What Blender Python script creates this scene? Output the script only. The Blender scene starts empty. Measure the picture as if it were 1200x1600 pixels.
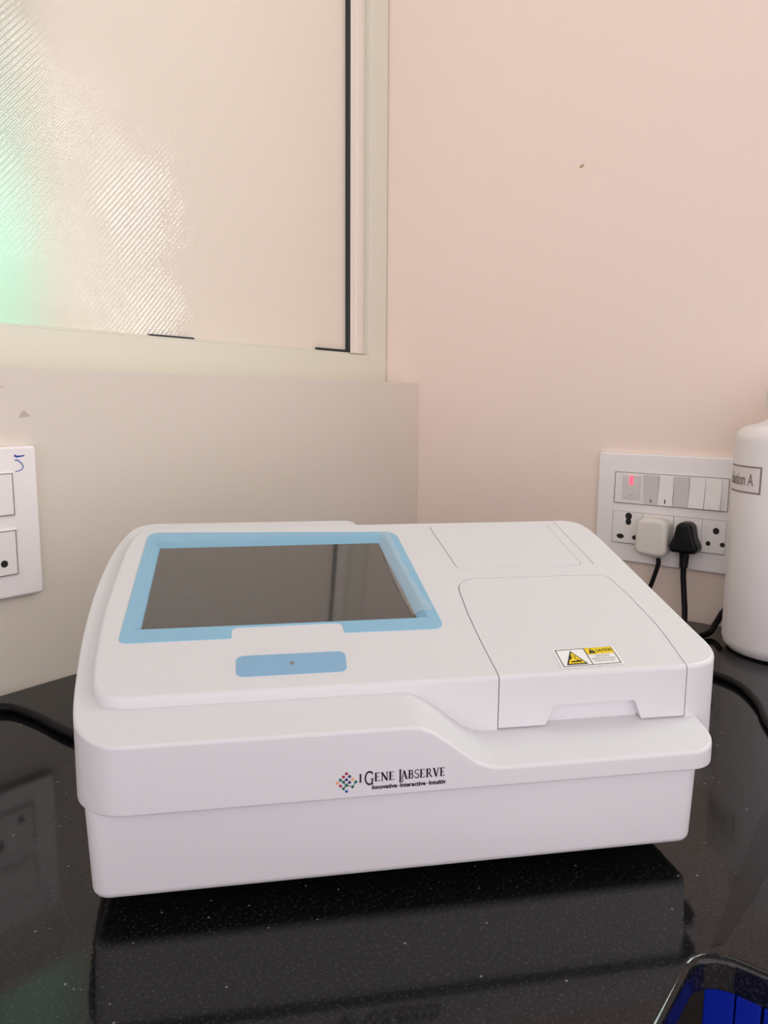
import bpy, bmesh, math, random
from mathutils import Vector, Matrix
random.seed(4)
SC = bpy.context.scene
COL = SC.collection
PI = math.pi

# ------------------------------------------------------------------ camera
PITCH, ROLL, FPX = 0.1438, 0.0075, 1190.36
cam_d = bpy.data.cameras.new('camera')
cam = bpy.data.objects.new('camera', cam_d); COL.objects.link(cam)
cam_d.sensor_fit = 'VERTICAL'; cam_d.sensor_height = 34.6; cam_d.sensor_width = 25.95
cam_d.lens = FPX / 1600 * 34.6
cam_d.clip_start = 0.02
Fv = Vector((0, math.cos(PITCH), -math.sin(PITCH))); Rv = Vector((1, 0, 0)); Uv = Rv.cross(Fv)
R2 = Rv * math.cos(ROLL) + Uv * math.sin(ROLL); U2 = -Rv * math.sin(ROLL) + Uv * math.cos(ROLL)
mx = Matrix((R2, U2, -Fv)).transposed().to_4x4(); mx.translation = (0, 0, 0.3444)
cam.matrix_world = mx
SC.camera = cam

# ------------------------------------------------------------------ world, view, lamps
ROOM_B = 0.66047; XC, YC = 0.06678, 1.52124           # corner of the room and its turn
EL = Vector((-math.sin(ROOM_B), -math.cos(ROOM_B), 0)); ER = Vector((math.cos(ROOM_B), -math.sin(ROOM_B), 0))
def RW(u, v, z):                                       # u along the window wall, v along the socket wall
    return Vector((XC, YC, 0)) + EL * u + ER * v + Vector((0, 0, z))
SC.view_settings.view_transform = 'Standard'; SC.view_settings.look = 'None'
SC.view_settings.gamma = 1; SC.view_settings.use_curve_mapping = False
SC.view_settings.exposure = 0.06
SC.cycles.max_bounces = 10
w = bpy.data.worlds.new('world'); SC.world = w; w.use_nodes = True
bg = w.node_tree.nodes['Background']; bg.inputs[0].default_value = (1.0, 0.905, 0.96, 1); bg.inputs[1].default_value = 1.74
def area_light(name, loc, target, sx, sy, power, color):
    l = bpy.data.lights.new(name, 'AREA'); l.shape = 'RECTANGLE'; l.size = sx; l.size_y = sy; l.energy = power; l.color = color
    o = bpy.data.objects.new(name, l); COL.objects.link(o); o.location = loc
    o.rotation_euler = (Vector(target) - Vector(loc)).to_track_quat('-Z', 'Y').to_euler()
    return o
CEIL = 1.95
area_light('ceiling_lamp_light', RW(0.70, 0.62, CEIL - 0.03), RW(0.70, 0.62, 0), 1.1, 0.6, 2.2, (0.95, 1.0, 0.93))
area_light('teal_lamp_behind_pane', RW(0.80, -0.27, 0.53), RW(0.80, -0.1, 0.53), 0.10, 0.16, 0.34, (0.12, 0.95, 0.62))  # teal lamp put behind the pane to give the glow at its left

# ------------------------------------------------------------------ materials
def mat(name, color, rough=0.4, spec=0.5, metallic=0, coat=0, trans=0, emis=None, estr=0, alpha=1, sss=0, ior=None):
    m = bpy.data.materials.new(name); m.use_nodes = True
    b = m.node_tree.nodes['Principled BSDF']
    b.inputs['Base Color'].default_value = (*color, 1); b.inputs['Roughness'].default_value = rough
    b.inputs['Specular IOR Level'].default_value = spec; b.inputs['Metallic'].default_value = metallic
    b.inputs['Coat Weight'].default_value = coat; b.inputs['Transmission Weight'].default_value = trans
    b.inputs['Alpha'].default_value = alpha
    if ior: b.inputs['IOR'].default_value = ior
    if sss: b.inputs['Subsurface Weight'].default_value = sss; b.inputs['Subsurface Radius'].default_value = (0.01, 0.01, 0.01)
    if emis: b.inputs['Emission Color'].default_value = (*emis, 1); b.inputs['Emission Strength'].default_value = estr
    return m
def N(m, t, **k):
    n = m.node_tree.nodes.new(t)
    for a, v in k.items(): setattr(n, a, v)
    return n
def L(m, a, b): m.node_tree.links.new(a, b)
def bump(m, scale, strength, detail=3, dist=0.001):
    b = m.node_tree.nodes['Principled BSDF']; tc = N(m, 'ShaderNodeTexCoord')
    n = N(m, 'ShaderNodeTexNoise'); n.inputs['Scale'].default_value = scale; n.inputs['Detail'].default_value = detail
    u = N(m, 'ShaderNodeBump'); u.inputs['Strength'].default_value = strength; u.inputs['Distance'].default_value = dist
    L(m, tc.outputs['Object'], n.inputs['Vector']); L(m, n.outputs['Fac'], u.inputs['Height']); L(m, u.outputs['Normal'], b.inputs['Normal'])
def mottle(m, c1, c2, scale, detail=3):
    b = m.node_tree.nodes['Principled BSDF']; tc = N(m, 'ShaderNodeTexCoord')
    n = N(m, 'ShaderNodeTexNoise'); n.inputs['Scale'].default_value = scale; n.inputs['Detail'].default_value = detail
    r = N(m, 'ShaderNodeValToRGB'); r.color_ramp.elements[0].position = .35; r.color_ramp.elements[1].position = .65
    r.color_ramp.elements[0].color = (*c1, 1); r.color_ramp.elements[1].color = (*c2, 1)
    L(m, tc.outputs['Object'], n.inputs['Vector']); L(m, n.outputs['Fac'], r.inputs[0]); L(m, r.outputs[0], b.inputs['Base Color'])

M_white = mat('white_abs_plastic', (0.69, 0.695, 0.705), 0.38, 0.4); bump(M_white, 900, 0.05, 2, 0.0003)
M_blue = mat('pale_blue_plastic', (0.25, 0.49, 0.66), 0.33, 0.45)
M_pad = mat('blue_membrane', (0.23, 0.43, 0.62), 0.4, 0.4)
M_screen = mat('screen_glass', (0.058, 0.058, 0.054), 0.05, 0.5, coat=0.6); 
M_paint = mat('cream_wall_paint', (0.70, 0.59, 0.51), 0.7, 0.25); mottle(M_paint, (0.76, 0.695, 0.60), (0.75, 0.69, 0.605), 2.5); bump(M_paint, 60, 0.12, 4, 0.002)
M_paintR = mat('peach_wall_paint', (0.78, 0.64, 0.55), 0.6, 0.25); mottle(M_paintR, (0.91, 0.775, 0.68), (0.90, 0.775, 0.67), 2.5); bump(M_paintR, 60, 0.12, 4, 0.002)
M_ceil = mat('ceiling_paint', (0.5, 0.5, 0.49), 0.8)
M_floor = mat('floor_tile', (0.35, 0.32, 0.29), 0.4)
M_frame = mat('cream_upvc_frame', (0.75, 0.735, 0.62), 0.4, 0.4)
M_bead = mat('glazing_bead', (0.85, 0.78, 0.69), 0.35, 0.4)
M_gasket = mat('dark_gasket', (0.015, 0.025, 0.03), 0.5)
M_plate = mat('switch_plate_plastic', (0.93, 0.90, 0.88), 0.35, 0.45)
M_switch = mat('switch_white', (0.90, 0.88, 0.85), 0.3, 0.5)
M_switch2 = mat('switch_grey_shaded', (0.74, 0.71, 0.69), 0.35, 0.5)
M_hole = mat('dark_hole', (0.01, 0.009, 0.01), 0.7)
M_line = mat('moulding_gap', (0.20, 0.15, 0.14), 0.7)
M_neon = mat('neon_lamp', (0.9, 0.05, 0.08), 0.3, emis=(1, 0.06, 0.10), estr=2.2)
M_charger = mat('white_charger', (0.80, 0.77, 0.70), 0.35, 0.5)
M_black = mat('black_rubber', (0.005, 0.005, 0.006), 0.40, 0.28)
M_cable = mat('black_cable', (0.004, 0.004, 0.005), 0.40, 0.2)
M_bottle = mat('milky_hdpe', (0.90, 0.87, 0.86), 0.38, 0.4)
M_cap = mat('bottle_cap', (0.82, 0.77, 0.76), 0.35, 0.4)
M_ink = mat('black_ink', (0.012, 0.01, 0.02), 0.6, 0.2)
M_greyink = mat('grey_ink', (0.26, 0.22, 0.19), 0.6, 0.2)
M_marker = mat('blue_marker', (0.02, 0.06, 0.35), 0.5, 0.2)
M_marker2 = mat('faded_blue_marker', (0.16, 0.23, 0.48), 0.5, 0.2)
M_yellow = mat('warning_yellow', (0.90, 0.66, 0.01), 0.4, 0.3)
M_stick = mat('sticker_white', (0.86, 0.86, 0.86), 0.35, 0.4)
M_bluecab = mat('blue_laminate', (0.001, 0.014, 0.28), 0.4, 0.2)
M_smudge = mat('smudge', (0.56, 0.49, 0.42), 0.8, 0.1)
M_chip = mat('paint_chip', (0.50, 0.38, 0.24), 0.8, 0.1)
EMB = {k: mat('emblem_' + k, c, 0.6, 0.2) for k, c in dict(red=(0.35, 0.01, 0.05), navy=(0.05, 0.03, 0.16), yellow=(0.75, 0.45, 0.12), orange=(0.75, 0.33, 0.12), green=(0.01, 0.13, 0.08), blue=(0.02, 0.12, 0.42)).items()}

# polished black granite with small pale flecks
M_gran = mat('black_granite', (0.006, 0.006, 0.007), 0.07, 0.37)
def granite(m):
    b = m.node_tree.nodes['Principled BSDF']; tc = N(m, 'ShaderNodeTexCoord')
    v = N(m, 'ShaderNodeTexVoronoi'); v.inputs['Scale'].default_value = 95; v.inputs['Randomness'].default_value = 1
    lt = N(m, 'ShaderNodeMath', operation='LESS_THAN'); lt.inputs[1].default_value = 0.085
    n = N(m, 'ShaderNodeTexNoise'); n.inputs['Scale'].default_value = 38; n.inputs['Detail'].default_value = 2
    gt = N(m, 'ShaderNodeMath', operation='GREATER_THAN'); gt.inputs[1].default_value = 0.53
    mu = N(m, 'ShaderNodeMath', operation='MULTIPLY')
    n2 = N(m, 'ShaderNodeTexNoise'); n2.inputs['Scale'].default_value = 420; n2.inputs['Detail'].default_value = 3
    r2 = N(m, 'ShaderNodeValToRGB'); r2.color_ramp.elements[0].position = .52; r2.color_ramp.elements[1].position = .80
    r2.color_ramp.elements[0].color = (0.003, 0.003, 0.004, 1); r2.color_ramp.elements[1].color = (0.035, 0.034, 0.034, 1)
    mix = N(m, 'ShaderNodeMix', data_type='RGBA'); mix.inputs['B'].default_value = (0.16, 0.16, 0.15, 1)
    for x in (v, n, n2): L(m, tc.outputs['Object'], x.inputs['Vector'])
    L(m, v.outputs['Distance'], lt.inputs[0]); L(m, n.outputs['Fac'], gt.inputs[0])
    L(m, lt.outputs[0], mu.inputs[0]); L(m, gt.outputs[0], mu.inputs[1])
    L(m, n2.outputs['Fac'], r2.inputs[0]); L(m, mu.outputs[0], mix.inputs['Factor']); L(m, r2.outputs[0], mix.inputs['A'])
    L(m, mix.outputs['Result'], b.inputs['Base Color'])
    n3 = N(m, 'ShaderNodeTexNoise'); n3.inputs['Scale'].default_value = 260; n3.inputs['Detail'].default_value = 3
    u = N(m, 'ShaderNodeBump'); u.inputs['Strength'].default_value = 0.06; u.inputs['Distance'].default_value = 0.0004
    L(m, tc.outputs['Object'], n3.inputs['Vector']); L(m, n3.outputs['Fac'], u.inputs['Height']); L(m, u.outputs['Normal'], b.inputs['Normal'])
granite(M_gran)
M_refl_strip = mat('reflection_strip_dark', (0.004, 0.004, 0.005), 0.22, 0.28)

# ribbed frosting film on the window pane: diffuse, a little translucent, glossy diagonal ribs
def pane_mat():
    m = bpy.data.materials.new('ribbed_frosted_film'); m.use_nodes = True; nt = m.node_tree
    p = nt.nodes['Principled BSDF']; out = nt.nodes['Material Output']
    p.inputs['Base Color'].default_value = (0.88, 0.80, 0.69, 1); p.inputs['Roughness'].default_value = 0.3
    p.inputs['Specular IOR Level'].default_value = 0.5
    tc = N(m, 'ShaderNodeTexCoord'); mp = N(m, 'ShaderNodeMapping')
    mp.inputs['Rotation'].default_value = (0, math.radians(48), 0)
    wv = N(m, 'ShaderNodeTexWave', wave_type='BANDS', bands_direction='Z'); wv.inputs['Scale'].default_value = 55; wv.inputs['Distortion'].default_value = 0.4
    nz = N(m, 'ShaderNodeTexNoise'); nz.inputs['Scale'].default_value = 9
    nz2 = N(m, 'ShaderNodeTexNoise'); nz2.inputs['Scale'].default_value = 160
    L(m, tc.outputs['Object'], nz2.inputs['Vector'])
    L(m, tc.outputs['Object'], mp.inputs['Vector']); L(m, mp.outputs[0], wv.inputs['Vector']); L(m, tc.outputs['Object'], nz.inputs['Vector'])
    b1 = N(m, 'ShaderNodeBump'); b1.inputs['Strength'].default_value = 0.5; b1.inputs['Distance'].default_value = 0.0006
    b2 = N(m, 'ShaderNodeBump'); b2.inputs['Strength'].default_value = 0.5; b2.inputs['Distance'].default_value = 0.006
    b3 = N(m, 'ShaderNodeBump'); b3.inputs['Strength'].default_value = 0.3; b3.inputs['Distance'].default_value = 0.0006
    L(m, wv.outputs['Fac'], b1.inputs['Height']); L(m, nz.outputs['Fac'], b2.inputs['Height']); L(m, b2.outputs[0], b3.inputs['Normal'])
    L(m, nz2.outputs['Fac'], b3.inputs['Height']); L(m, b3.outputs[0], b1.inputs['Normal'])
    gl = N(m, 'ShaderNodeBsdfGlossy'); gl.inputs['Roughness'].default_value = 0.085
    L(m, b1.outputs[0], gl.inputs['Normal'])
    fr = N(m, 'ShaderNodeFresnel'); fr.inputs['IOR'].default_value = 1.7
    tr = N(m, 'ShaderNodeBsdfTranslucent'); tr.inputs['Color'].default_value = (0.75, 0.8, 0.78, 1)
    m1 = N(m, 'ShaderNodeMixShader'); sx = N(m, 'ShaderNodeSeparateXYZ'); L(m, tc.outputs['Object'], sx.inputs[0])
    mr_ = N(m, 'ShaderNodeMapRange', interpolation_type='SMOOTHSTEP'); mr_.inputs['From Min'].default_value = -0.66; mr_.inputs['From Max'].default_value = -0.755
    mr_.inputs['To Min'].default_value = 0.12; mr_.inputs['To Max'].default_value = 0.62       # more translucent leftwards, set so the teal glow comes through
    L(m, sx.outputs['X'], mr_.inputs['Value']); L(m, mr_.outputs[0], m1.inputs[0])
    m2 = N(m, 'ShaderNodeMixShader')
    p.inputs['Specular IOR Level'].default_value = 0
    L(m, p.outputs[0], m1.inputs[1]); L(m, tr.outputs[0], m1.inputs[2])
    L(m, fr.outputs[0], m2.inputs[0]); L(m, m1.outputs[0], m2.inputs[1]); L(m, gl.outputs[0], m2.inputs[2])
    L(m, m2.outputs[0], out.inputs['Surface'])
    return m
M_pane = pane_mat()
def clear_film(name, tint, a):
    m = bpy.data.materials.new(name); m.use_nodes = True; out = m.node_tree.nodes['Material Output']
    p = m.node_tree.nodes['Principled BSDF']; p.inputs['Base Color'].default_value = (*tint, 1); p.inputs['Roughness'].default_value = 0.12
    t = N(m, 'ShaderNodeBsdfTransparent'); x = N(m, 'ShaderNodeMixShader'); x.inputs[0].default_value = a
    L(m, t.outputs[0], x.inputs[1]); L(m, p.outputs[0], x.inputs[2]); L(m, x.outputs[0], out.inputs['Surface'])
    return m
M_film = clear_film('clear_protective_film', (0.75, 0.74, 0.70), 0.22)

# ------------------------------------------------------------------ mesh helpers
def finish(o, angle=32, weighted=True):
    me = o.data
    for p in me.polygons: p.use_smooth = True
    me.set_sharp_from_angle(angle=math.radians(angle))
    if weighted:
        wn = o.modifiers.new('wn', 'WEIGHTED_NORMAL'); wn.keep_sharp = True
def obj(name, bm, m, parent=None, smooth=True, angle=32):
    me = bpy.data.meshes.new(name); bmesh.ops.recalc_face_normals(bm, faces=bm.faces); bm.to_mesh(me); bm.free()
    for x in (m if isinstance(m, (list, tuple)) else [m]): me.materials.append(x)
    o = bpy.data.objects.new(name, me); COL.objects.link(o)
    if parent: o.parent = parent
    if smooth: finish(o, angle)
    return o
def thing(name, label, cat, loc=(0, 0, 0), rotz=0, group=None):
    o = bpy.data.objects.new(name, None); COL.objects.link(o); o.empty_display_size = 0.05
    o.location = loc; o.rotation_euler = (0, 0, rotz); return tag(o, label, cat, group)
def tag(o, label, cat, group=None):
    o['label'] = label; o['category'] = cat
    if group: o['group'] = group
    return o
def box(bm, x0, x1, y0, y1, z0, z1, bev=0, seg=2):
    r = bmesh.ops.create_cube(bm, size=1)
    for v in r['verts']:
        v.co = Vector(((x0 + x1) / 2 + v.co.x * (x1 - x0), (y0 + y1) / 2 + v.co.y * (y1 - y0), (z0 + z1) / 2 + v.co.z * (z1 - z0)))
    if bev:
        es = list({e for v in r['verts'] for e in v.link_edges})
        bmesh.ops.bevel(bm, geom=es, offset=bev, segments=seg, profile=0.5, affect='EDGES')
    return bm
def struct(name, bm, m, loc=(0, 0, 0), rotz=0, parent=None):
    o = obj(name, bm, m, parent); o['kind'] = 'structure'
    if not parent: o.location = loc; o.rotation_euler = (0, 0, rotz)
    return o
def catmull(pts, n=6):
    P = [Vector(p) for p in pts]; P = [P[0] * 2 - P[1]] + P + [P[-1] * 2 - P[-2]]; out = []
    for i in range(1, len(P) - 2):
        a, b, c, d = P[i - 1:i + 3]
        for k in range(n):
            t = k / n; out.append(0.5 * ((2 * b) + (c - a) * t + (2 * a - 5 * b + 4 * c - d) * t * t + (3 * b - a - 3 * c + d) * t ** 3))
    out.append(P[-2]); return out
def rpoly(pts, n=8):
    """polygon with (x, y, radius) corners -> dense outline"""
    out = []; m = len(pts)
    for i in range(m):
        p = Vector(pts[i][:2]); a = Vector(pts[i - 1][:2]); b = Vector(pts[(i + 1) % m][:2]); r = pts[i][2] if len(pts[i]) > 2 else 0
        if r <= 0: out.append(p); continue
        u = (a - p).normalized(); v = (b - p).normalized(); ang = u.angle(v)
        d = min(r / math.tan(ang / 2), (a - p).length * .49, (b - p).length * .49); r = d * math.tan(ang / 2)
        c = p + (u + v).normalized() * (r / math.sin(ang / 2)); s = p + u * d - c; e = p + v * d - c
        a0 = math.atan2(s.y, s.x); da = (math.atan2(e.y, e.x) - a0 + PI) % (2 * PI) - PI
        for k in range(n + 1): out.append(c + Vector((math.cos(a0 + da * k / n), math.sin(a0 + da * k / n))) * r)
    return out
def ccw(o):
    A = sum(o[i - 1].x * o[i].y - o[i].x * o[i - 1].y for i in range(len(o)))
    return o if A > 0 else o[::-1]
def inset(o, d):
    out = []
    for i in range(len(o)):
        a = (o[i] - o[i - 1]); b = (o[(i + 1) % len(o)] - o[i])
        a = a.normalized() if a.length > 1e-9 else b.normalized(); b = b.normalized() if b.length > 1e-9 else a
        na = Vector((-a.y, a.x)); nb = Vector((-b.y, b.x)); nn = (na + nb)
        nn = nn / max(nn.length_squared, 1e-6) * 2
        out.append(o[i] + nn * d)
    return out
def shell(outline, ztop, zbot, rt=0, rb=0, xcuts=(), seg=4, bm=None):
    """solid on a plan outline; ztop / zbot are functions of x, y; rounded top and bottom rims"""
    o = []
    for p in ccw([Vector(q[:2]) for q in outline]):
        if not o or (p - o[-1]).length > 1e-5: o.append(p)
    if (o[0] - o[-1]).length < 1e-5: o.pop()
    own = bmesh.new(); rings = []
    def ring(d, z): rings.append([own.verts.new((p.x, p.y, z)) for p in (inset(o, d) if d else o)])
    if rb:
        for k in range(seg): t = PI / 2 * k / seg; ring(rb * (1 - math.sin(t)), 0 + rb * (1 - math.cos(t)))
        ring(0, rb)
    else: ring(0, 0)
    if rt:
        ring(0, 1 - rt)
        for k in range(1, seg + 1): t = PI / 2 * k / seg; ring(rt * (1 - math.cos(t)), 1 - rt + rt * math.sin(t))
    else: ring(0, 1)
    for a, b in zip(rings, rings[1:]):
        for i in range(len(a)): own.faces.new((a[i - 1], a[i], b[i], b[i - 1]))
    own.faces.new(rings[0][::-1]); own.faces.new(rings[-1])
    for x in xcuts:
        bmesh.ops.bisect_plane(own, geom=own.verts[:] + own.edges[:] + own.faces[:], plane_co=(x, 0, 0), plane_no=(1, 0, 0))
    for v in own.verts:
        z = v.co.z
        v.co.z = ztop(v.co.x, v.co.y) + (z - 1) if z > .5 else zbot(v.co.x, v.co.y) + z
    bmesh.ops.recalc_face_normals(own, faces=own.faces)
    if bm is None: return own
    me = bpy.data.meshes.new('t'); own.to_mesh(me); bm.from_mesh(me); own.free(); bpy.data.meshes.remove(me); return bm
def const(z): return lambda x, y: z
def booled(name, bmA, ops, m, parent=None, angle=32):
    """boolean chain; returns a clean mesh object"""
    A = obj('work', bmA, m, None, smooth=False); tmp = []
    for op, b in ops:
        B = obj('cutter', b, m, None, smooth=False); tmp.append(B)
        md = A.modifiers.new('b', 'BOOLEAN'); md.operation = op; md.object = B; md.solver = 'EXACT'
    dg = bpy.context.evaluated_depsgraph_get(); dg.update()
    me = bpy.data.meshes.new_from_object(A.evaluated_get(dg)); me.name = name
    for x in tmp + [A]:
        d = x.data; bpy.data.objects.remove(x); bpy.data.meshes.remove(d)
    me.materials.clear(); me.materials.append(m)
    o = bpy.data.objects.new(name, me); COL.objects.link(o); o.parent = parent; finish(o, angle); return o
def tube(pts, r, n=12, sm=6):
    P = catmull([Vector(p) for p in pts], sm) if sm else [Vector(p) for p in pts]
    bm = bmesh.new(); rings = []; up = Vector((0, 0, 1)); prev = None
    for i, p in enumerate(P):
        t = (P[min(i + 1, len(P) - 1)] - P[max(i - 1, 0)]).normalized()
        s = t.cross(up if prev is None else prev.cross(t)) if prev is None else (prev - t * prev.dot(t))
        if s.length < 1e-4: s = t.cross(Vector((1, 0, 0)))
        s.normalize(); prev = s; q = t.cross(s)
        rr = r(i / (len(P) - 1)) if callable(r) else r
        rings.append([bm.verts.new(p + (s * math.cos(2 * PI * k / n) + q * math.sin(2 * PI * k / n)) * rr) for k in range(n)])
    for a, b in zip(rings, rings[1:]):
        for k in range(n): bm.faces.new((a[k - 1], a[k], b[k], b[k - 1]))
    bm.faces.new(rings[0]); bm.faces.new(rings[-1][::-1]); return bm
def lathe(prof, n=64, bm=None):
    bm = bm or bmesh.new(); rings = []
    for r, z in prof: rings.append([bm.verts.new((r * math.cos(2 * PI * k / n), r * math.sin(2 * PI * k / n), z)) for k in range(n)] if r > 1e-6 else [bm.verts.new((0, 0, z))])
    for a, b in zip(rings, rings[1:]):
        for k in range(n):
            if len(a) == 1: bm.faces.new((a[0], b[k - 1], b[k]))
            elif len(b) == 1: bm.faces.new((a[k - 1], a[k], b[0]))
            else: bm.faces.new((a[k - 1], a[k], b[k], b[k - 1]))
    return bm
# flat print: polygons in (a, b) mapped to a surface by f(a, b)
def flat(polys, f, bm=None, mi=0):
    bm = bm or bmesh.new()
    for p in polys:
        vs = [bm.verts.new(f(*q)) for q in p]
        try: bm.faces.new(vs).material_index = mi
        except ValueError: pass
    return bm
def stroke(pts, w0, w1=None):
    """polyline stroke -> list of quads, width tapering from w0 to w1"""
    w1 = w0 if w1 is None else w1; P = [Vector(p) for p in pts]; out = []; nrm = []
    for i in range(len(P)):
        t = (P[min(i + 1, len(P) - 1)] - P[max(i - 1, 0)]).normalized(); nrm.append(Vector((-t.y, t.x)))
    ww = [(w0 + (w1 - w0) * i / (len(P) - 1)) / 2 for i in range(len(P))]
    for i in range(len(P) - 1):
        out.append([tuple(P[i] + nrm[i] * ww[i]), tuple(P[i] - nrm[i] * ww[i]), tuple(P[i + 1] - nrm[i + 1] * ww[i + 1]), tuple(P[i + 1] + nrm[i + 1] * ww[i + 1])])
    return out
def arc(cx, cy, rx, ry, a0, a1, n=14): return [(cx + rx * math.cos(math.radians(a0 + (a1 - a0) * k / n)), cy + ry * math.sin(math.radians(a0 + (a1 - a0) * k / n))) for k in range(n + 1)]
def text_polys(s, width, height=None, bold=0):
    c = bpy.data.curves.new('t', 'FONT'); c.body = s; c.size = 1; c.resolution_u = 3; c.offset = bold
    o = bpy.data.objects.new('t', c); COL.objects.link(o); dg = bpy.context.evaluated_depsgraph_get(); dg.update()
    me = bpy.data.meshes.new_from_object(o.evaluated_get(dg)); bpy.data.objects.remove(o)
    xs = [v.co.x for v in me.vertices]; x0, x1 = min(xs), max(xs); k = width / (x1 - x0)
    ys = [v.co.y for v in me.vertices]; ky = k if height is None else height / (max(ys) - min(ys)); y0 = min(ys) if height else 0
    pol = [[((me.vertices[i].co.x - x0) * k, (me.vertices[i].co.y - y0) * ky) for i in p.vertices] for p in me.polygons]
    bpy.data.meshes.remove(me); return pol
def shift(pol, dx, dy): return [[(x + dx, y + dy) for x, y in p] for p in pol]
def rect(x0, y0, x1, y1): return [(x0, y0), (x1, y0), (x1, y1), (x0, y1)]

# ------------------------------------------------------------------ the room
RL, RR = PI / 2 - ROOM_B, -ROOM_B        # window wall: local x = -u, y = -v (into the wall); socket wall: local x = v, y = -u
CORNER = (XC, YC, 0); FLOOR = -0.86
REC = 0.092; SILL = 0.381
bm = bmesh.new(); box(bm, -3.6, 0.0, 0.0, 0.30, FLOOR, SILL, 0.0015)
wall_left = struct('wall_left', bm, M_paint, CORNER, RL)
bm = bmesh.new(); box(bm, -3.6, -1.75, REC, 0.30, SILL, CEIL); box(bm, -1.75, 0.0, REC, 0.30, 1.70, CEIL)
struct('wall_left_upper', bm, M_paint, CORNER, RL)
bm = bmesh.new(); box(bm, -3.6, 0.6, 0.75, 0.85, FLOOR, CEIL + 0.08); struct('world_light_blocker', bm, M_paint, CORNER, RL)  # unseen slab added to keep world light off the back of the pane
bm = bmesh.new(); box(bm, -0.30, 3.4, 0.0, 0.15, FLOOR, CEIL)
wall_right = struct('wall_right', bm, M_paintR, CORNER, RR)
bm = bmesh.new(); box(bm, -3.6, 0.0, -3.4, 0.30, CEIL, CEIL + 0.08); struct('ceiling', bm, M_ceil, CORNER, RL)
bm = bmesh.new(); box(bm, -3.6, 0.0, -3.4, 0.0, FLOOR - 0.05, FLOOR); struct('floor', bm, M_floor, CORNER, RL)
# small marks on the walls
def onL(y=-0.0004): return lambda a, b: Vector((-a, y, b))
def onR(y=-0.0004): return lambda a, b: Vector((a, y, b))
o = obj('wall_smudge', flat([[(0.787, 0.3245), (0.795, 0.3240), (0.8005, 0.3225), (0.798, 0.3275), (0.794, 0.3315), (0.791, 0.3285)]], onL()), M_smudge, wall_left, smooth=False)
o = obj('pencil_mark', flat([rect(0.815, 0.3572, 0.850, 0.3583)], onL()), M_smudge, wall_left, smooth=False)
o = obj('paint_chip', flat([[(0.318, 0.7285), (0.322, 0.7275), (0.3265, 0.7295), (0.3275, 0.7325), (0.323, 0.7335), (0.3195, 0.7315)]], onR()), M_chip, wall_right, smooth=False)

# window: frame, bead, gasket, pane
win = thing('window_1', 'w', 'window', CORNER, RL); del win['label']; del win['category']; win['kind'] = 'structure'
def fr(name, x0, x1, z0, z1, wd, y0, y1, m, bev=0.002, wdb=None):
    bm = bmesh.new(); wdb = wdb or wd
    box(bm, x1 - wd, x1, y0, y1, z0, z1, bev); box(bm, x0, x0 + wd, y0, y1, z0, z1, bev)
    box(bm, x0 + wd - .001, x1 - wd + .001, y0 + 0.0002, y1, z0, z0 + wdb, bev); box(bm, x0 + wd - .001, x1 - wd + .001, y0 + 0.0002, y1, z1 - wd, z1, bev)
    o = obj(name, bm, m, win); o['kind'] = 'structure'; return o
fr('window_frame', -1.75, -0.0015, SILL + 0.0005, 1.70, 0.055, 0.080, 0.14, M_frame, 0.003, 0.053)
bm = bmesh.new()                                       # moulded bead with a rounded nose
for (x0, x1, z0, z1) in ((-0.0985, -0.0555, 0.436, 1.65), (-1.697, -1.655, 0.436, 1.65)):
    box(bm, x0, x1, 0.093, 0.13, z0, z1, 0.004, 3)
    xm = x0 + 0.012 if x0 > -1 else x1 - 0.03
    box(bm, xm, xm + 0.018, 0.089, 0.12, z0, z1, 0.003, 3)
b = obj('glazing_bead', bm, M_bead, win); b['kind'] = 'structure'
bm = bmesh.new(); box(bm, -1.655, -0.0985, 0.094, 0.13, 0.432, 0.4385, 0.002)
b = obj('bottom_bead', bm, M_frame, win); b['kind'] = 'structure'
bm = bmesh.new(); box(bm, -0.105, -0.0985, 0.0935, 0.125, 0.4385, 1.65)
box(bm, -0.19, -0.0985, 0.0945, 0.125, 0.4375, 0.4425); box(bm, -0.55, -0.47, 0.0945, 0.125, 0.4375, 0.4405)
b = obj('gasket', bm, M_gasket, win); b['kind'] = 'structure'
bm = bmesh.new(); nx = 60; low = []; hi = []
for i in range(nx + 1):                                 # the film's lower edge waves a little
    x = -1.656 + (1.656 - 0.1045) * i / nx; zl = 0.4375
    if x > -0.19: zl += 0.006 * math.sin((x + 0.19) / 0.0875 * PI / 2)
    if -0.55 < x < -0.47: zl += 0.003 * math.sin((x + 0.55) / 0.08 * PI)
    low.append(bm.verts.new((x, 0.1005, zl))); hi.append(bm.verts.new((x, 0.1005, 1.65)))
for i in range(nx): bm.faces.new((low[i], low[i + 1], hi[i + 1], hi[i]))
p = obj('window_pane', bm, M_pane, win, smooth=False)
if p.data.polygons[0].normal.y > 0: p.data.flip_normals()          # outer side of the film faces the room; p['kind'] = 'structure'

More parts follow.
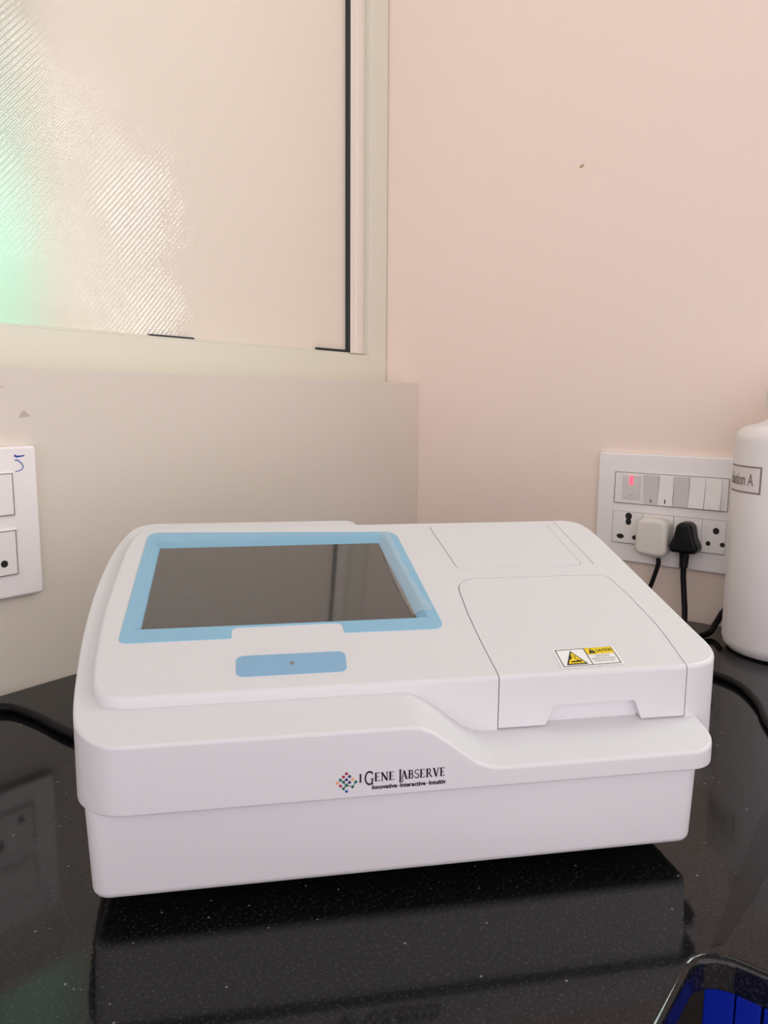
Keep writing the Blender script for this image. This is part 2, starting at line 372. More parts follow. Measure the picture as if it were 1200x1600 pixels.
# added glowing panes, out of view, that put the sheen on the ribbed film
M_sheen_glow = mat('added_sheen_glow', (0.8, 0.8, 0.8), 0.4, emis=(0.86, 1.0, 0.95), estr=13.0)
sheen_src = thing('added_sheen_source', 'w', 'window', CORNER, RR); del sheen_src['label']; del sheen_src['category']; sheen_src['kind'] = 'structure'
bm = bmesh.new()
for q in ((0.88, 0.92, 0.60, 1.32), (1.20, 1.24, 0.60, 1.32), (0.92, 1.20, 0.60, 0.64), (0.92, 1.20, 1.28, 1.32), (1.045, 1.075, 0.64, 1.28), (0.92, 1.20, 0.93, 1.00)): box(bm, q[0], q[1], -0.020, -0.0005, q[2], q[3], 0.002)
b = obj('window_frame', bm, M_frame, sheen_src); b['kind'] = 'structure'  # frame of the added sheen source, not a real window
bm = bmesh.new(); box(bm, 0.9195, 1.2005, -0.006, -0.0008, 0.6395, 1.2805); b = obj('window_pane', bm, M_sheen_glow, sheen_src, smooth=False); b['kind'] = 'structure'  # added glowing panes of the sheen source, not a real window

# ceiling lamp panel (out of view, lights the room)
cl = thing('ceiling_light', 'square white ceiling light panel above the counter corner', 'light', RW(0.70, 0.62, CEIL - 0.001), RL)
bm = bmesh.new(); box(bm, -0.62, 0.62, -0.32, 0.32, -0.022, 0.0, 0.004); obj('light_frame', bm, M_plate, cl)

# ------------------------------------------------------------------ counter and cabinets
CW, CV = 0.766, 0.771                                   # depths of the two wings; local frame of the window wall
IN = (-CW, -CV)
out = rpoly([(-3.0, -0.001), (-0.001, -0.001), (-0.001, -2.4), (-CW, -2.4), (-CW, -CV, 0.022), (-3.0, -CV)], 10)
bm = shell(out, const(0.0), const(-0.024), 0.005, 0.003, seg=5)
counter = struct('countertop', bm, M_gran, CORNER, RL)
counter['label'] = 'polished black granite countertop with pale flecks running along both walls'; counter['category'] = 'countertop'; del counter['kind']
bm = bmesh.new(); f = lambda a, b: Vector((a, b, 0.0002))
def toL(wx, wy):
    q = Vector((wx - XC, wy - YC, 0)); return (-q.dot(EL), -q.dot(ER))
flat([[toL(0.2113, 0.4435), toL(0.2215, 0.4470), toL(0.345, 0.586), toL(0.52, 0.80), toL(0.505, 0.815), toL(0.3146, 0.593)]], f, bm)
obj('reflection_strip', bm, M_refl_strip, counter, smooth=False)  # dark strip laid on the granite, a reflection put in as colour
def cabinet(x0, x1, front_axis, label, near=False):
    """blue under-counter unit: body, two doors, each with a handle"""
    if front_axis == 'v':      # right wing, front faces local -x
        t = thing('base_cabinet', label, 'cabinet', CORNER, RL)
        bm = bmesh.new(); box(bm, -CW + 0.045, -0.002, x0 + .001, x1 - .001, FLOOR + 0.08, -0.0245); obj('body', bm, M_bluecab, t)
        bm = bmesh.new(); box(bm, -CW + 0.09, -0.06, x0 + .002, x1 - .002, FLOOR, FLOOR + 0.0795); obj('plinth', bm, M_black, t)
        fx = -CW + 0.004
        gaps = [(x1 - 0.0005, x1 - 0.0185), (x1 - 0.0195, x1 - 0.034)] if near else []
        for a, b in gaps:                                # corner filler strip and the narrow pull strip next to it
            bm = bmesh.new(); box(bm, fx, fx + 0.0400, b, a, FLOOR + 0.085, -0.0255, 0.0008); obj('filler_strip', bm, M_bluecab, t)
        e = x1 - 0.0355 if near else x1 - 0.002
        m = (x0 + e) / 2
        for a, b, s in ((x0 + .002, m - .0015, 1), (m + .0015, e, -1)):
            bm = bmesh.new(); box(bm, fx, fx + 0.0185, a, b, FLOOR + 0.085, -0.0255, 0.001); d = obj('door', bm, M_bluecab, t)
            y = b - 0.04 if s > 0 else a + 0.04
            bm = tube([(fx, y, -0.30), (fx - 0.026, y, -0.30), (fx - 0.026, y, -0.42), (fx, y, -0.42)], 0.004, 8, 0); obj('handle', bm, M_plate, d)
    else:
        t = thing('base_cabinet', label, 'cabinet', CORNER, RL)
        bm = bmesh.new(); box(bm, x0 + .001, x1 - .001, -CV + 0.045, -0.002, FLOOR + 0.08, -0.0245); obj('body', bm, M_bluecab, t)
        bm = bmesh.new(); box(bm, x0 + .002, x1 - .002, -CV + 0.09, -0.06, FLOOR, FLOOR + 0.0795); obj('plinth', bm, M_black, t)
        m = (x0 + x1) / 2
        for a, b in ((x0 + .003, m - .0015), (m + .0015, x1 - .003)):
            bm = bmesh.new(); box(bm, a, b, -CV + 0.026, -CV + 0.0445, FLOOR + 0.085, -0.060, 0.0015); obj('door', bm, M_bluecab, t)
cabinet(-1.58, -CV - 0.002, 'v', 'deep blue laminate cabinet under the inner corner of the counter', True)
cabinet(-2.38, -1.582, 'v', 'deep blue laminate cabinet under the right wing, away from the corner')
cabinet(-1.75, -CW + 0.02 - 0.0, 'h', 'deep blue laminate cabinet under the counter in front of the machine')

# ------------------------------------------------------------------ the microplate reader
TT = math.tan(0.2567)
ztop = lambda x, y: 0.144 + (y - 0.03) * TT
def sm(t): t = max(0, min(1, t)); return t * t * (3 - 2 * t)
SW = [(0.2101, 0.1265), (0.2175, 0.1258), (0.2244, 0.1229), (0.2310, 0.1190), (0.2371, 0.1145), (0.2440, 0.1090), (0.251, 0.1035), (0.258, 0.0982), (0.265, 0.0949), (0.272, 0.0932), (0.280, 0.0928)]
def Hx(x):
    if x <= SW[0][0]: return SW[0][1]
    if x >= SW[-1][0]: return SW[-1][1]
    for (a, za), (b, zb) in zip(SW, SW[1:]):
        if a <= x <= b: return za + (zb - za) * (x - a) / (b - a)
zrim = lambda x, y: Hx(x) + (y + 0.008) * TT
mr = thing('microplate_reader', 'white benchtop lab machine with a blue framed dark screen standing on black granite', 'lab machine', (-0.18990, 0.45976, 0), 0.17536)
G = 0.0155
# base tub
bm = shell(rpoly([(-0.005, 0, 0.013), (0.4365, 0, 0.013), (0.4365, 0.29, 0.02), (-0.005, 0.29, 0.02)]), const(0.088), const(G), 0, 0.006)
for v in bm.verts:
    k = (0.088 - v.co.z) / 0.07 * 0.0030
    v.co.x += k if v.co.x < 0.2 else -k
obj('base', bm, M_white, mr)
for (x, y) in ((0.045, 0.06), (0.385, 0.06), (0.035, 0.255), (0.395, 0.255)):
    bm = lathe([(0, 0.0003), (0.011, 0.0003), (0.0125, 0.002), (0.013, G), (0, G)], 24)
    for v in bm.verts: v.co += Vector((x, y, 0))
    obj('foot', bm, M_black, mr)
# rim shell with the swept ledge
left = catmull([(0.030, -0.0082), (0.0215, -0.008), (0.0119, -0.0058), (0.0012, 0.0018), (-0.0082, 0.0140), (-0.0135, 0.032), (-0.0188, 0.068), (-0.0247, 0.127), (-0.0275, 0.198), (-0.0247, 0.2657), (-0.0162, 0.3111), (-0.006, 0.328), (0.008, 0.3335), (0.02, 0.3335)], 5)
rest = rpoly([(0.20, -0.008), (0.4480, -0.008, 0.024), (0.4480, 0.20), (0.4480, 0.298, 0.02), (0.228, 0.298, 0.006), (0.218, 0.3325, 0.012), (0.10, 0.3335)])
rim_out = [Vector(p[:2]) for p in left[::-1]] + rest
rim = shell(rim_out, zrim, const(0.0785), 0.0022, 0.0018, xcuts=[a + (b - a) * k / 3 for (a, _), (b, _) in zip(SW, SW[1:]) for k in range(3)] + [SW[-1][0]])
obj('lower_shell', rim, M_white, mr, angle=40)
# upper body with pockets for screen, lid, hatch
pl = catmull([(0.036, 0.0299), (0.024, 0.030), (0.014, 0.0312), (0.0050, 0.0355), (-0.0018, 0.0450), (-0.0057, 0.0623), (-0.0107, 0.1168), (-0.0122, 0.1712), (-0.0108, 0.2526), (-0.0072, 0.285), (-0.001, 0.2965), (0.010, 0.303), (0.022, 0.304)], 5)
prr = catmull([(0.425, 0.030), (0.4354, 0.0301), (0.4500, 0.0318), (0.4625, 0.0370), (0.4705, 0.0470), (0.4735, 0.0600), (0.4732, 0.0800), (0.4725, 0.16), (0.4715, 0.255), (0.468, 0.286), (0.461, 0.298), (0.450, 0.3035), (0.438, 0.304)], 5)
body_out = [Vector(p[:2]) for p in pl[::-1]] + [Vector(p[:2]) for p in prr]
def body_bm(): return shell(body_out, ztop, lambda x, y: 0.0815, 0.0030, 0.0015, seg=5)
lid_pts = [(0.2857, 0.0), (0.4366, 0.0), (0.4372, 0.035), (0.4412, 0.065), (0.4436, 0.0899), (0.4430, 0.135), (0.4400, 0.1775, 0.012), (0.2915, 0.1785, 0.022), (0.2868, 0.12), (0.2856, 0.0788)]
lid_o = rpoly(lid_pts); zl = lambda x, y: 0.0928 + (y + 0.008) * TT
def grow(o, d): return inset(ccw([Vector(p[:2]) for p in o]), -d)
lid_cut = shell(grow(lid_o, 0.0005), const(0.26), lambda x, y: zl(x, y) - 0.004)
hatch_pts = [(0.2995, 0.2005, 0.004), (0.4255, 0.1995, 0.005), (0.4245, 0.296, 0.004), (0.2940, 0.296, 0.004)]
hatch_o = rpoly(hatch_pts)
off = lambda d: (lambda x, y: ztop(x, y) + d)
tray_o = rpoly([(0.2895, 0.1905, 0.012), (0.4385, 0.188, 0.016), (0.436, 0.32), (0.280, 0.32)])
bez_pts = [(0.0060, 0.0962, 0.007), (0.0907, 0.0966, 0.0015), (0.0907, 0.1118, 0.005), (0.1786, 0.1122, 0.005), (0.1788, 0.0975, 0.0015), (0.2612, 0.0972, 0.009), (0.2607, 0.118), (0.2548, 0.282, 0.014), (0.0065, 0.2925, 0.011), (0.0058, 0.20)]
bez_o = rpoly(bez_pts)
pocket = shell(rpoly([(0.010, 0.114), (0.254, 0.114), (0.249, 0.281), (0.010, 0.286)]), off(0.02), off(-0.009))
cuts = [('DIFFERENCE', lid_cut), ('DIFFERENCE', shell(tray_o, off(0.02), off(-0.0007))), ('DIFFERENCE', shell(grow(hatch_o, 0.0003), off(0.02), off(-0.006))), ('DIFFERENCE', pocket)]
booled('upper_body', body_bm(), cuts, M_white, mr)
# hinged lid with a finger notch
lid = booled('reader_lid', body_bm(), [('INTERSECT', shell(grow(lid_o, -0.0003), const(0.26), lambda x, y: zl(x, y) + 0.0013)),
      ('DIFFERENCE', (lambda o: (lambda b: ([setattr(v, 'co', Vector((v.co.x, 0.0450 - v.co.z * 1.0 if v.co.z < 0.5 else 0.0, v.co.y))) for v in b.verts], b)[1])(shell(o, const(1.0), const(0.0))))(
          rpoly([(0.3185, 0.06), (0.3225, 0.1025, 0.003), (0.3290, 0.1192, 0.005), (0.3950, 0.1195, 0.005), (0.4010, 0.1040, 0.003), (0.4060, 0.06)])))], M_white, mr)
gb = bmesh.new(); box(gb, 0.3245, 0.4000, 0.0362, 0.052, 0.1045, 0.1215); grip = obj('finger_grip', gb, M_white, lid)
bm = shell(grow(hatch_o, -0.0003), off(-0.0002), off(-0.0055), 0.0006); hatch = obj('rear_hatch', bm, M_white, mr)
bm = bmesh.new(); flat([rect(0.3155, 0.2455, 0.3890, 0.2460)], lambda x, y: Vector((x, y, ztop(x, y) - 0.0001)), bm); obj('embossed_line', bm, M_switch2, hatch, smooth=False)
# blue bezel, screen, film, pad
def frustum(x0, x1, y0, y1, d, zt_, zb_):
    b = bmesh.new(); lo = [b.verts.new((x, y, ztop(x, y) + zb_)) for x, y in ((x0, y0), (x1[0], y0), (x1[1], y1), (x0, y1))]
    md = [b.verts.new((x, y, ztop(x, y) + zt_)) for x, y in ((x0 - d, y0 - d), (x1[0] + d, y0 - d), (x1[1] + d, y1 + d), (x0 - d, y1 + d))]
    b.faces.new(lo[::-1]); b.faces.new(md)
    for i in range(4): b.faces.new((lo[i - 1], lo[i], md[i], md[i - 1]))
    return b
SX0, SX1, SY0, SY1 = 0.0195, (0.2440, 0.2350), 0.1215, 0.2665
d_ = 0.0075
bez_bm = shell(bez_o, off(0.0006), off(-0.0004), 0.0004, seg=2)
shell(rpoly([(0.0103, 0.1143), (0.2537, 0.1143), (0.2487, 0.2807), (0.0103, 0.2857)]), off(0.0000), off(-0.0085), bm=bez_bm)
# make one closed solid: union of plate and tub, then cut the sloped opening
bz = booled('blue_bezel', shell(bez_o, off(0.0006), off(-0.0004), 0.0004, seg=2),
    [('UNION', shell(rpoly([(0.0103, 0.1143), (0.2537, 0.1143), (0.2487, 0.2807), (0.0103, 0.2857)]), off(0.0001), off(-0.0085))),
     ('DIFFERENCE', frustum(SX0, SX1, SY0, SY1, d_, 0.0008, -0.0046))], M_blue, mr)
bez_bm.free()
bm = bmesh.new(); sf = lambda h: (lambda x, y: Vector((x, y, ztop(x, y) + h)))
scr = shell([Vector(p) for p in ((SX0 + .0005, SY0 + .0005), (SX1[0] - .0005, SY0 + .0005), (SX1[1] - .0005, SY1 - .0005), (SX0 + .0005, SY1 - .0005))], off(-0.0040), off(-0.0060)); bm.free()
screen = obj('touch_screen', scr, M_screen, mr, smooth=False)
# film: lightly rippled strip lifting at the right side of the screen
bm = bmesh.new(); g = []
for i in range(9):
    row = []
    for j in range(25):
        s = j / 24; y = SY0 + 0.001 + (0.279 - SY0) * s; xa = SX1[0] - 0.004 - 0.004 * s - 0.003 * math.sin(s * PI); x = xa + (0.0165 - 0.005 * s) * i / 8 + 0.0012 * math.sin(j * 1.3) * (i / 8)
        h = 0.0005 + 0.0016 * (i / 8) - 0.0030 * max(0, 1 - i / 3) + 0.0005 * math.sin(j * 0.9 + i * .7)
        row.append(bm.verts.new((x, y, ztop(x, y) + h + 0.0008)))
    g.append(row)
for i in range(8):
    for j in range(24): bm.faces.new((g[i][j], g[i + 1][j], g[i + 1][j + 1], g[i][j + 1]))
film = obj('protective_film', bm, M_film, screen)
bm = shell(rpoly([(0.0945, 0.0466, 0.006), (0.1747, 0.0466, 0.006), (0.1762, 0.0724, 0.006), (0.0942, 0.0724, 0.006)]), off(0.0005), off(-0.0003), 0.0004, seg=2)
pad = obj('indicator_pad', bm, M_pad, mr)
bm = bmesh.new(); flat([arc(0.1352, 0.0600, 0.0017, 0.0022, 0, 340, 12)], sf(0.0006), bm); obj('indicator_dot', bm, M_greyink, pad, smooth=False)
# specks of dirt on the casing
# caution sticker
def stk(a, b, h=0.0005):       # a 0..1 across, b 0..1 up
    x = 0.3370 + a * 0.0515 + b * 0.0015; y = 0.0352 + b * 0.0247 + a * 0.0018; return Vector((x, y, ztop(x, y) + h))
S1 = lambda a, b: stk(a, b, 0.0003)
S2 = lambda a, b: stk(a, b, 0.0005)
S3 = lambda a, b: stk(a, b, 0.0007)
S4 = lambda a, b: stk(a, b, 0.0009)
st = obj('caution_label', flat([rect(0, 0, 1, 1)], S1), M_stick, mr, smooth=False)
ink = flat([rect(.035, .06, .965, .085), rect(.035, .925, .965, .95), rect(.035, .06, .047, .95), rect(.953, .06, .965, .95), rect(.50, .06, .511, .95)], S2)
flat([[(.10, .14), (.44, .14), (.27, .86)]], S2, ink)
obj('label_border', ink, M_ink, st, smooth=False)
obj('yellow_panel', flat([[(.135, .18), (.405, .18), (.27, .76)], rect(.511, .60, .953, .925)], S3), M_yellow, st, smooth=False)
ink = flat([rect(.19, .24, .36, .30)], S4)
flat(stroke([(.185, .40), (.225, .52)], .045) + stroke([(.205, .50), (.245, .60), (.285, .56), (.29, .46)], .012) + stroke([(.27, .44), (.31, .34)], .012) + stroke([(.285, .30), (.33, .34), (.36, .30)], .02), S4, ink)
flat([[(.545, .64), (.665, .64), (.605, .90)]], S4, ink)
flat(shift(text_polys('CAUTION', .265, .16, 0.01), .675, .685), S4, ink)
obj('label_lettering', ink, M_ink, st, smooth=False)
ink = flat(shift(text_polys('Caution Corrosive!', .24, .085), .61, .44), S4)
flat(shift(text_polys('Please take care for corrosive', .37, .085), .545, .31), S4, ink)
flat(shift(text_polys('contamination after washing', .33, .085), .56, .18), S4, ink)
obj('small_print', ink, M_ink, st, smooth=False)
flat_w = flat(shift(text_polys('!', .016, .15), .597, .68), lambda a, b: stk(a, b, .0011)); obj('exclamation_mark', flat_w, M_yellow, st, smooth=False)

# maker's lettering on the front band: serif capitals drawn stroke by stroke
TH, TN = 0.185, 0.085
def serif(x, y, w=0.30): return [rect(x - w / 2, y - 0.028, x + w / 2, y + 0.028)]
def glyph(c):
    if c == 'I': return stroke([(.16, 0), (.16, 1)], TH) + serif(.16, .02) + serif(.16, .98), .36
    if c == 'E': return stroke([(.16, 0), (.16, 1)], TH) + [rect(.02, 0, .56, .055), rect(.02, .945, .54, 1), rect(.16, .48, .44, .535), [(.51, 0), (.585, .20), (.54, .20), (.45, .04)], [(.50, 1), (.56, .82), (.52, .82), (.44, .96)], rect(.42, .42, .455, .60)], .66
    if c == 'L': return stroke([(.16, 0), (.16, 1)], TH) + [rect(.02, 0, .54, .055), rect(.02, .945, .32, 1), [(.48, 0), (.58, .24), (.54, .24), (.42, .04)]], .58
    if c == 'N': return stroke([(.13, 0), (.13, 1)], TN) + stroke([(.10, .98), (.66, .02)], TH) + stroke([(.66, 0), (.66, 1)], TN) + serif(.13, .02, .24) + serif(.08, .98, .20) + serif(.66, .98, .24), .80
    if c == 'A': return stroke([(.10, 0), (.36, 1)], TN) + stroke([(.34, 1), (.64, 0)], TH) + [rect(.18, .30, .54, .355)] + serif(.10, .02, .24) + serif(.64, .02, .26), .76
    if c == 'V': return stroke([(.12, 1), (.40, 0)], TH) + stroke([(.40, 0), (.64, 1)], TN) + serif(.12, .98, .26) + serif(.64, .98, .24), .76
    if c == 'B': return stroke([(.16, 0), (.16, 1)], TH) + [rect(.02, .945, .34, 1), rect(.02, 0, .36, .055), rect(.16, .49, .36, .545)] + stroke(arc(.34, .755, .16, .22, 90, -90), .10) + stroke(arc(.36, .27, .19, .245, 90, -90), .12), .66
    if c == 'R': return stroke([(.16, 0), (.16, 1)], TH) + [rect(.02, .945, .34, 1), rect(.16, .45, .36, .505)] + serif(.16, .02, .28) + stroke(arc(.34, .73, .18, .245, 90, -90), .11) + stroke([(.36, .48), (.68, .0)], .13) + serif(.68, .02, .16), .76
    if c == 'S': return stroke(arc(.30, .745, .20, .23, 30, 270), .09) + stroke(arc(.30, .26, .21, .235, 90, -150), .11) + [rect(.46, .74, .49, .98), rect(.07, .02, .10, .28)], .58
    if c == 'G': return stroke(arc(.46, .50, .36, .48, 45, 300, 22), .13) + stroke([(.70, .0), (.70, .44)], .12) + serif(.70, .44, .28) + [rect(.70, .70, .735, .98)], .90
def fr_(h): return lambda x, z: Vector((x, -0.008 - h, z))
ink = bmesh.new()
def word(s, x, z, hgt, sx=1.0):
    for c in s:
        g, a = glyph(c); flat([[(x + px * hgt * sx, z + py * hgt) for px, py in p] for p in g], fr_(0.0003), ink); x += (a + 0.035) * hgt * sx
    return x
word('I', 0.1757, 0.0900, 0.0060)
x = word('G', 0.1792, 0.0880, 0.0094, .84); x = word('ENE', x - 0.0004, 0.0900, 0.0062, 1.04)
x = word('L', x + 0.0026, 0.0880, 0.0092, .62); x = word('ABSERVE', x - 0.0021, 0.0900, 0.0063, .98)
obj('maker_lettering', ink, M_ink, mr, smooth=False)
ink = flat(shift(text_polys('Innovative', 0.0172, None, 0.034), 0.1846, 0.0845), fr_(0.0003))
flat(shift(text_polys('Interactive', 0.0178, None, 0.034), 0.2040, 0.0845), fr_(0.0003), ink)
flat(shift(text_polys('Intuitiv', 0.0120, None, 0.034), 0.2242, 0.0845), fr_(0.0003), ink)
for cx in (0.2029, 0.2230): flat([arc(cx, 0.0856, 0.00042, 0.00042, 0, 330, 10)], fr_(0.0003), ink)
obj('slogan_lettering', ink, M_ink, mr, smooth=False)
# emblem: a diamond grid of dots
keys = list(EMB); bm = bmesh.new(); cx, cz, e = 0.1672, 0.0908, 0.00207
grid = {(0, 3): 'red', (-1, 2): 'red', (1, 2): 'navy', (-2, 1): 'green', (0, 1): 'navy', (2, 1): 'yellow', (-3, 0): 'orange', (-1, 0.2): 'green', (1, 0): 'navy', (3, 0): 'green',
        (-2, -1): 'red', (0, -1): 'green', (2, -1.6): 'green', (-1, -2): 'green', (0, -3): 'blue'}
for (i, j), k in grid.items(): flat([arc(cx + i * e, cz + j * e * 1.02, 0.00102, 0.00102, 0, 345, 14)], fr_(0.0004), bm, keys.index(k))
for a, b in (((-2, 1), (0, -1)), ((0, -1), (2, -1.6)), ((2, -1.6), (3, 0)), ((-1, 0.2), (0, -1)), ((-1, -2), (0, -1)), ((1, 0.3), (-1, -2)), ((-1, 0.2), (0, 1))):
    flat(stroke([(cx + a[0] * e, cz + a[1] * e), (cx + b[0] * e, cz + b[1] * e)], 0.00045), fr_(0.0003), bm, keys.index('green'))
obj('emblem', bm, [EMB[k] for k in keys], mr, smooth=False)

# ------------------------------------------------------------------ wall plates
def plate_body(t, x0, x1, z0, z1, th=0.010):
    bm = shell(rpoly([(x0, z0, .004), (x1, z0, .004), (x1, z1, .004), (x0, z1, .004)]), const(th), const(0.0), 0.003, 0)
    for v in bm.verts: v.co = Vector((v.co.x, -v.co.z - 0.0003, v.co.y))
    return obj('cover_plate', bm, M_plate, t)
def slab(x0, x1, z0, z1, y0, y1, r=0.001):
    bm = bmesh.new(); box(bm, x0, x1, -y1, -y0, z0, z1, r); return bm
def frame_line(x0, x1, z0, z1, y, w=0.0008):
    return flat([rect(x0, z0, x1, z0 + w), rect(x0, z1 - w, x1, z1), rect(x0, z0 + w, x0 + w, z1 - w), rect(x1 - w, z0 + w, x1, z1 - w)], lambda a, b: Vector((a, -y, b)))
def hole(x, z, rx, rz, y): return [arc(x, z, rx, rz, 0, 345, 16)], (lambda a, b: Vector((a, -y, b)))

sp = thing('switch_board', 'white wall plate with a row of switches and a red lit indicator above sockets', 'switchboard', CORNER, RR)
plate_body(sp, 0.3800, 0.6185, 0.0835, 0.2638)
fm = obj('switch_surround', slab(0.4100, 0.5885, 0.1812, 0.2330, 0.0095, 0.0118), M_switch, sp)
obj('surround_gap', frame_line(0.4100, 0.5885, 0.1812, 0.2330, 0.01192, 0.0010), M_line, fm, smooth=False)
# indicator switch
ind = obj('indicator_switch', slab(0.4245, 0.4530, 0.1900, 0.2285, 0.0115, 0.0140, 0.0008), M_switch2, sp)
bm = flat([rect(0.4355, 0.2130, 0.4415, 0.2275)], lambda a, b: Vector((a, -0.01415, b))); obj('neon_lamp', bm, M_neon, ind, smooth=False)
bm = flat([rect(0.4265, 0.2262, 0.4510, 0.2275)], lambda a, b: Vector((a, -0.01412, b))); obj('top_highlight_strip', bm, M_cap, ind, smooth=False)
bm = flat([rect(0.4378, 0.1945, 0.4388, 0.1965)], lambda a, b: Vector((a, -0.01415, b))); obj('switch_mark', bm, M_ink, ind, smooth=False)
xs = [0.4598, 0.4832, 0.5068, 0.5303, 0.5544, 0.5785]
for i in range(5):
    a, b = xs[i] + 0.0005, xs[i + 1] - 0.0005; up = i in (0, 2)     # rockers pressed at the top or at the bottom
    bm = bmesh.new(); z0, zm, z1 = 0.1835, 0.207, 0.2310
    pf = [(-0.0118, z0), (-0.0175 if not up else -0.0130, z0), (-0.0148, zm), (-0.0130 if not up else -0.0175, z1), (-0.0118, z1)]
    A = [bm.verts.new((a, y, z)) for y, z in pf]; B = [bm.verts.new((b, y, z)) for y, z in pf]
    bm.faces.new(A); bm.faces.new(B[::-1])
    for k in range(5): bm.faces.new((A[k - 1], A[k], B[k], B[k - 1]))
    s = obj('rocker_switch', bm, M_switch if not up else M_switch2, sp, smooth=False)  # greyer plastic on some rockers carries the shade of their tilt
    if i < 2:
        yy = -0.0178 if not up else -0.0136
        bm = flat([rect((a + b) / 2 - .0008, 0.1865, (a + b) / 2 + .0008, 0.1935)], lambda p, q: Vector((p, yy - (0.0 if up else -0.0004) , q))); obj('switch_mark', bm, M_ink, s, smooth=False)
# sockets
def one_hole(par, y, *ells):
    bm = bmesh.new(); flat([arc(a, b, c, d, 0, 345, 16) for a, b, c, d in ells], lambda p, q: Vector((p, -y, q)), bm); obj('socket_hole', bm, M_hole, par, smooth=False)
def holes(x, z, par, y=0.0127, keyed=False):
    if keyed:
        k = [(x + .002 + rr * math.cos(a), zz + rr * 1.08 * math.sin(a)) for zz, rr, a0, a1 in ((z + .0225, .0056, -50, 230), (z + .0130, .0048, 140, 400)) for a in [math.radians(a0 + (a1 - a0) * i / 12) for i in range(13)]]
        bm = bmesh.new(); flat([k], lambda p, q: Vector((p, -y, q)), bm); obj('socket_hole', bm, M_hole, par, smooth=False)
        one_hole(par, y, (x - .0105, z - .012, .0062, .0040)); one_hole(par, y, (x + .0145, z - .012, .0050, .0040))
    else:
        for e in ((x, z + .011, .0048, .0052), (x - .0105, z - .0095, .0036, .0038), (x + .0105, z - .0095, .0036, .0038)): one_hole(par, y, e)
for (a, b, k) in ((0.4095, 0.4590, 'A'), (0.4595, 0.5085, 'B'), (0.5092, 0.5525, 'C'), (0.5530, 0.5885, 'D')):
    s = obj('socket', slab(a, b, 0.1150, 0.1670, 0.0095, 0.0125), M_switch, sp)
    if k == 'A': holes(0.4345, 0.1380, s, keyed=True)
    if k == 'D': holes(0.5775 - .0035, 0.1395, s)
sg = flat([rect(0.4090, 0.1144, 0.4095, 0.1676), rect(0.4090, 0.1141, 0.5885, 0.1149), rect(0.5083, 0.1145, 0.5091, 0.1676), rect(0.4090, 0.1671, 0.5885, 0.1676)], lambda a, b: Vector((a, -0.0110, b)))
obj('socket_surround_line', sg, M_line, sp, smooth=False)

# square white charger plug, with its lead
ch = thing('charger_plug', 'square white charger pushed into a wall socket, beside the black plug', 'charger', tuple(RW(0, 0.482, 0.133)), RR)
bm = shell(rpoly([(-0.0255, -0.029, .012), (0.026, -0.031, .012), (0.026, 0.0315, .014), (-0.0235, 0.029, .014)]), const(0.040), const(0.0130), 0.007, 0.002, seg=4)
for v in bm.verts: v.co = Vector((v.co.x, -v.co.z, v.co.y))
obj('plug_body', bm, M_charger, ch)
obj('lead', tube([(0.010, -0.022, -0.0345), (0.010, -0.022, -0.045), (0.004, -0.024, -0.070), (-0.004, -0.026, -0.100), (-0.004, -0.030, -0.125), (-0.004, -0.055, -0.1292)], 0.0036), M_cable, ch)
# black plug
bp = thing('black_plug', 'black rounded three pin plug hanging in a wall socket left of the bottle', 'plug', tuple(RW(0, 0.5330, 0.1345)), RR)
bm = shell(rpoly([(-0.0275, -0.012, .007), (-0.0215, -0.0205, .007), (0.0215, -0.0205, .007), (0.0275, -0.012, .007), (0.0185, 0.004, .02), (0.0135, 0.0275, .012), (-0.0135, 0.0275, .012), (-0.0185, 0.004, .02)]), const(0.040), const(0.0130), 0.006, 0.002, seg=4)
for v in bm.verts: v.co = Vector((v.co.x * 0.84, -v.co.z, v.co.y))
obj('plug_body', bm, M_black, bp)
obj('strain_relief', tube([(0, -0.026, -0.014), (0, -0.026, -0.028), (0, -0.027, -0.045)], lambda t: 0.0085 - 0.0022 * t, 14, 4), M_black, bp)
obj('lead', tube([(0, -0.027, -0.045), (0.001, -0.028, -0.060), (0.0045, -0.031, -0.085), (0.010, -0.040, -0.112), (0.013, -0.055, -0.129), (0.004, -0.080, -0.1296)], 0.0043), M_cable, bp)

# left wall plate
lp = thing('switch_plate', 'white wall plate with a blue pen mark at the left edge of the view', 'switch plate', CORNER, RL)
plate_body(lp, -1.02, -0.7875, 0.115, 0.2905)
for nm, z0, z1 in (('upper_switch', 0.2122, 0.2605), ('lower_socket', 0.1428, 0.1948)):
    obj('raised_rim', slab(-0.9905, -0.8155, z0 - .002, z1 + .002, 0.0095, 0.0115, 0.001), M_plate, lp)
    for (a, b) in (((-0.9885, -0.9025), (-0.9015, -0.8180))):
        s = obj('rocker_switch' if z0 > .2 else 'socket', slab(a, b, z0, z1, 0.0110, 0.0130, 0.0008), M_switch, lp)
        obj('module_gap', frame_line(a, b, z0, z1, 0.01310, 0.0010), M_line, s, smooth=False)
        if z0 < .2:
            c = (a + b) / 2
            for e in ((c, 0.180, .0048, .0052), (c - .012, 0.158, .0042, .0042), (c + .026, 0.157, .0042, .0042)): one_hole(s, 0.0132, e)
f = lambda p, q: Vector((-p, -0.0106, q))
pm = obj('pen_stroke', flat(stroke([(0.8135, 0.2803), (0.8105, 0.2788), (0.806, 0.2792), (0.8015, 0.2797)], .0026, .0012), f), M_marker, lp, smooth=False)
obj('faded_pen_stroke', flat(stroke([(0.8130, 0.2752), (0.8095, 0.2745), (0.8055, 0.2708), (0.8035, 0.2668), (0.8055, 0.2640), (0.8095, 0.2622), (0.8135, 0.2618)], .0018, .0011), f), M_marker2, lp, smooth=False)

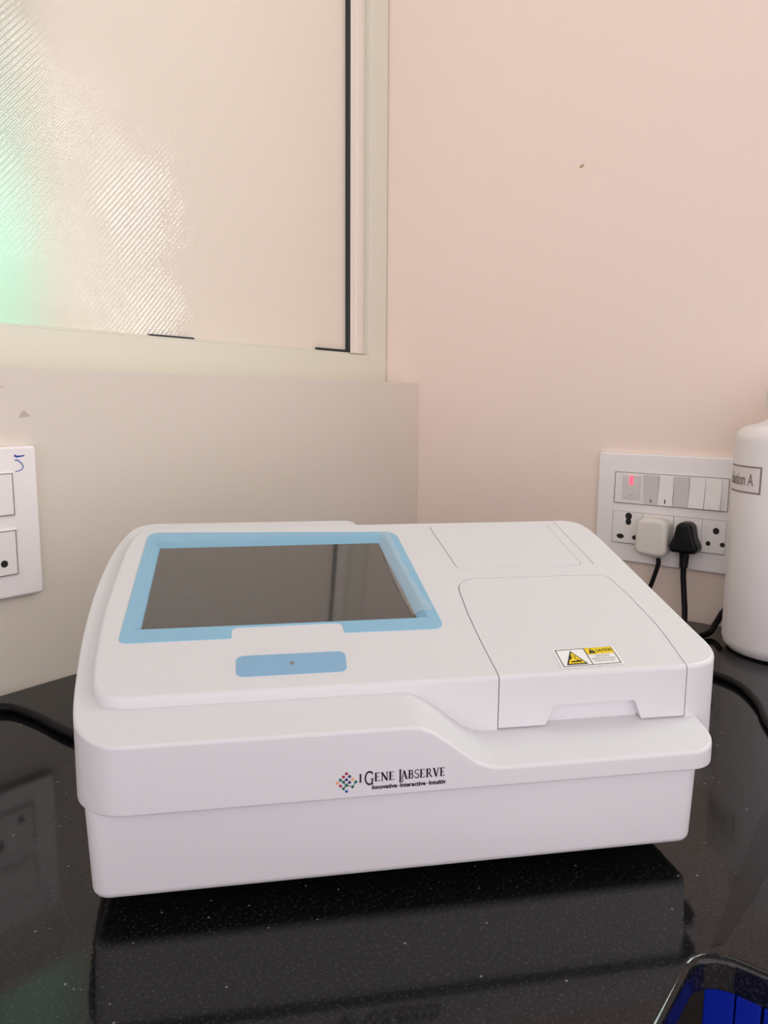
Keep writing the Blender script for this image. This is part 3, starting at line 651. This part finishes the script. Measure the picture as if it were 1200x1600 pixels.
# ------------------------------------------------------------------ bottle
BC = (0.5610, 1.036); BR = 0.078
bt = thing('reagent_bottle', 'tall milky white plastic bottle with a grey bordered label, right edge of view', 'bottle', (BC[0], BC[1], 0))
prof = [(0, 0.0006), (0.060, 0.0006), (0.070, 0.003), (0.0755, 0.009), (BR, 0.018), (BR, 0.2970)]
for k in range(1, 9):
    a = PI / 2 * k / 8; prof.append((BR - 0.022 + 0.022 * math.cos(a), 0.2970 + 0.020 * math.sin(a)))
prof += [(0.046, 0.3210), (0.038, 0.3260), (0.034, 0.3320), (0.033, 0.3440), (0, 0.3440)]
obj('bottle_body', lathe(prof, 96), M_bottle, bt)
obj('bottle_cap', lathe([(0, 0.3345), (0.0415, 0.3345), (0.0430, 0.3370), (0.0430, 0.3660), (0.0415, 0.3690), (0.030, 0.3710), (0.030, 0.3860), (0, 0.3880)], 48), M_cap, bt)
view = math.atan2(-BC[1], -BC[0])                       # direction to the viewer
LA0 = view - 0.0
def cyl(a, b, h=0.0004):                                # a: metres along the skin, clockwise from the label's right end
    th = LBL + a / BR; return Vector(((BR + h) * math.cos(th), (BR + h) * math.sin(th), b))
LBL = view - 0.52
LW = 0.088
def strip(x0, x1, z0, z1, n=24):
    return [rect(x0 + (x1 - x0) * k / n, z0, x0 + (x1 - x0) * (k + 1) / n, z1) for k in range(n)]
LZ0, LZ1 = 0.2265, 0.2630
lab = obj('bottle_label', flat(strip(-LW, 0, LZ0, LZ1), lambda a, b: cyl(a, b, .0003)), M_cap, bt)
bd = flat(strip(-LW, 0, LZ0, LZ0 + .0022) + strip(-LW, 0, LZ1 - .0022, LZ1), lambda a, b: cyl(a, b, .0005)); flat([rect(-.0024, LZ0, 0, LZ1), rect(-LW, LZ0, -LW + .0024, LZ1)], lambda a, b: cyl(a, b, .0005), bd)
obj('label_border', bd, M_greyink, lab)
tx = text_polys('Solution A', 0.060, 0.0165, 0.012)
obj('label_text', flat(shift(tx, -0.0715, 0.2365), lambda a, b: cyl(a, b, .0007)), M_greyink, lab, smooth=False)

# ------------------------------------------------------------------ loose cables on the counter
def cable(name, pts, r, label):
    o = obj(name, tube(pts, r), M_cable); tag(o, label, 'cable'); return o
cable('power_cable', [(-0.62, 0.60, 0.0052), (-0.50, 0.78, 0.0052), (-0.4272, 0.806, 0.0052), (-0.3839, 0.790, 0.0052), (-0.3211, 0.742, 0.0052), (-0.25, 0.695, 0.0052)], 0.0050, 'thick black power cable entering from the left and running behind the white machine')
cable('data_cable', [(0.36, 1.02, 0.0044), (0.4165, 0.940, 0.0044), (0.4366, 0.895, 0.0044), (0.432, 0.835, 0.0044), (0.417, 0.783, 0.0044), (0.41, 0.72, 0.0044), (0.45, 0.62, 0.0044)], 0.0043, 'black cable curving over the counter from the right side of the machine')
cable('extension_cable', [(0.66, 1.12, 0.006), (0.600, 1.135, 0.034), (0.560, 1.138, 0.043), (0.5265, 1.135, 0.034), (0.505, 1.120, 0.016), (0.480, 1.095, 0.006), (0.42, 1.065, 0.0052), (0.34, 1.05, 0.0052)], 0.0048, 'black cable arching from behind the milky bottle down to the counter')
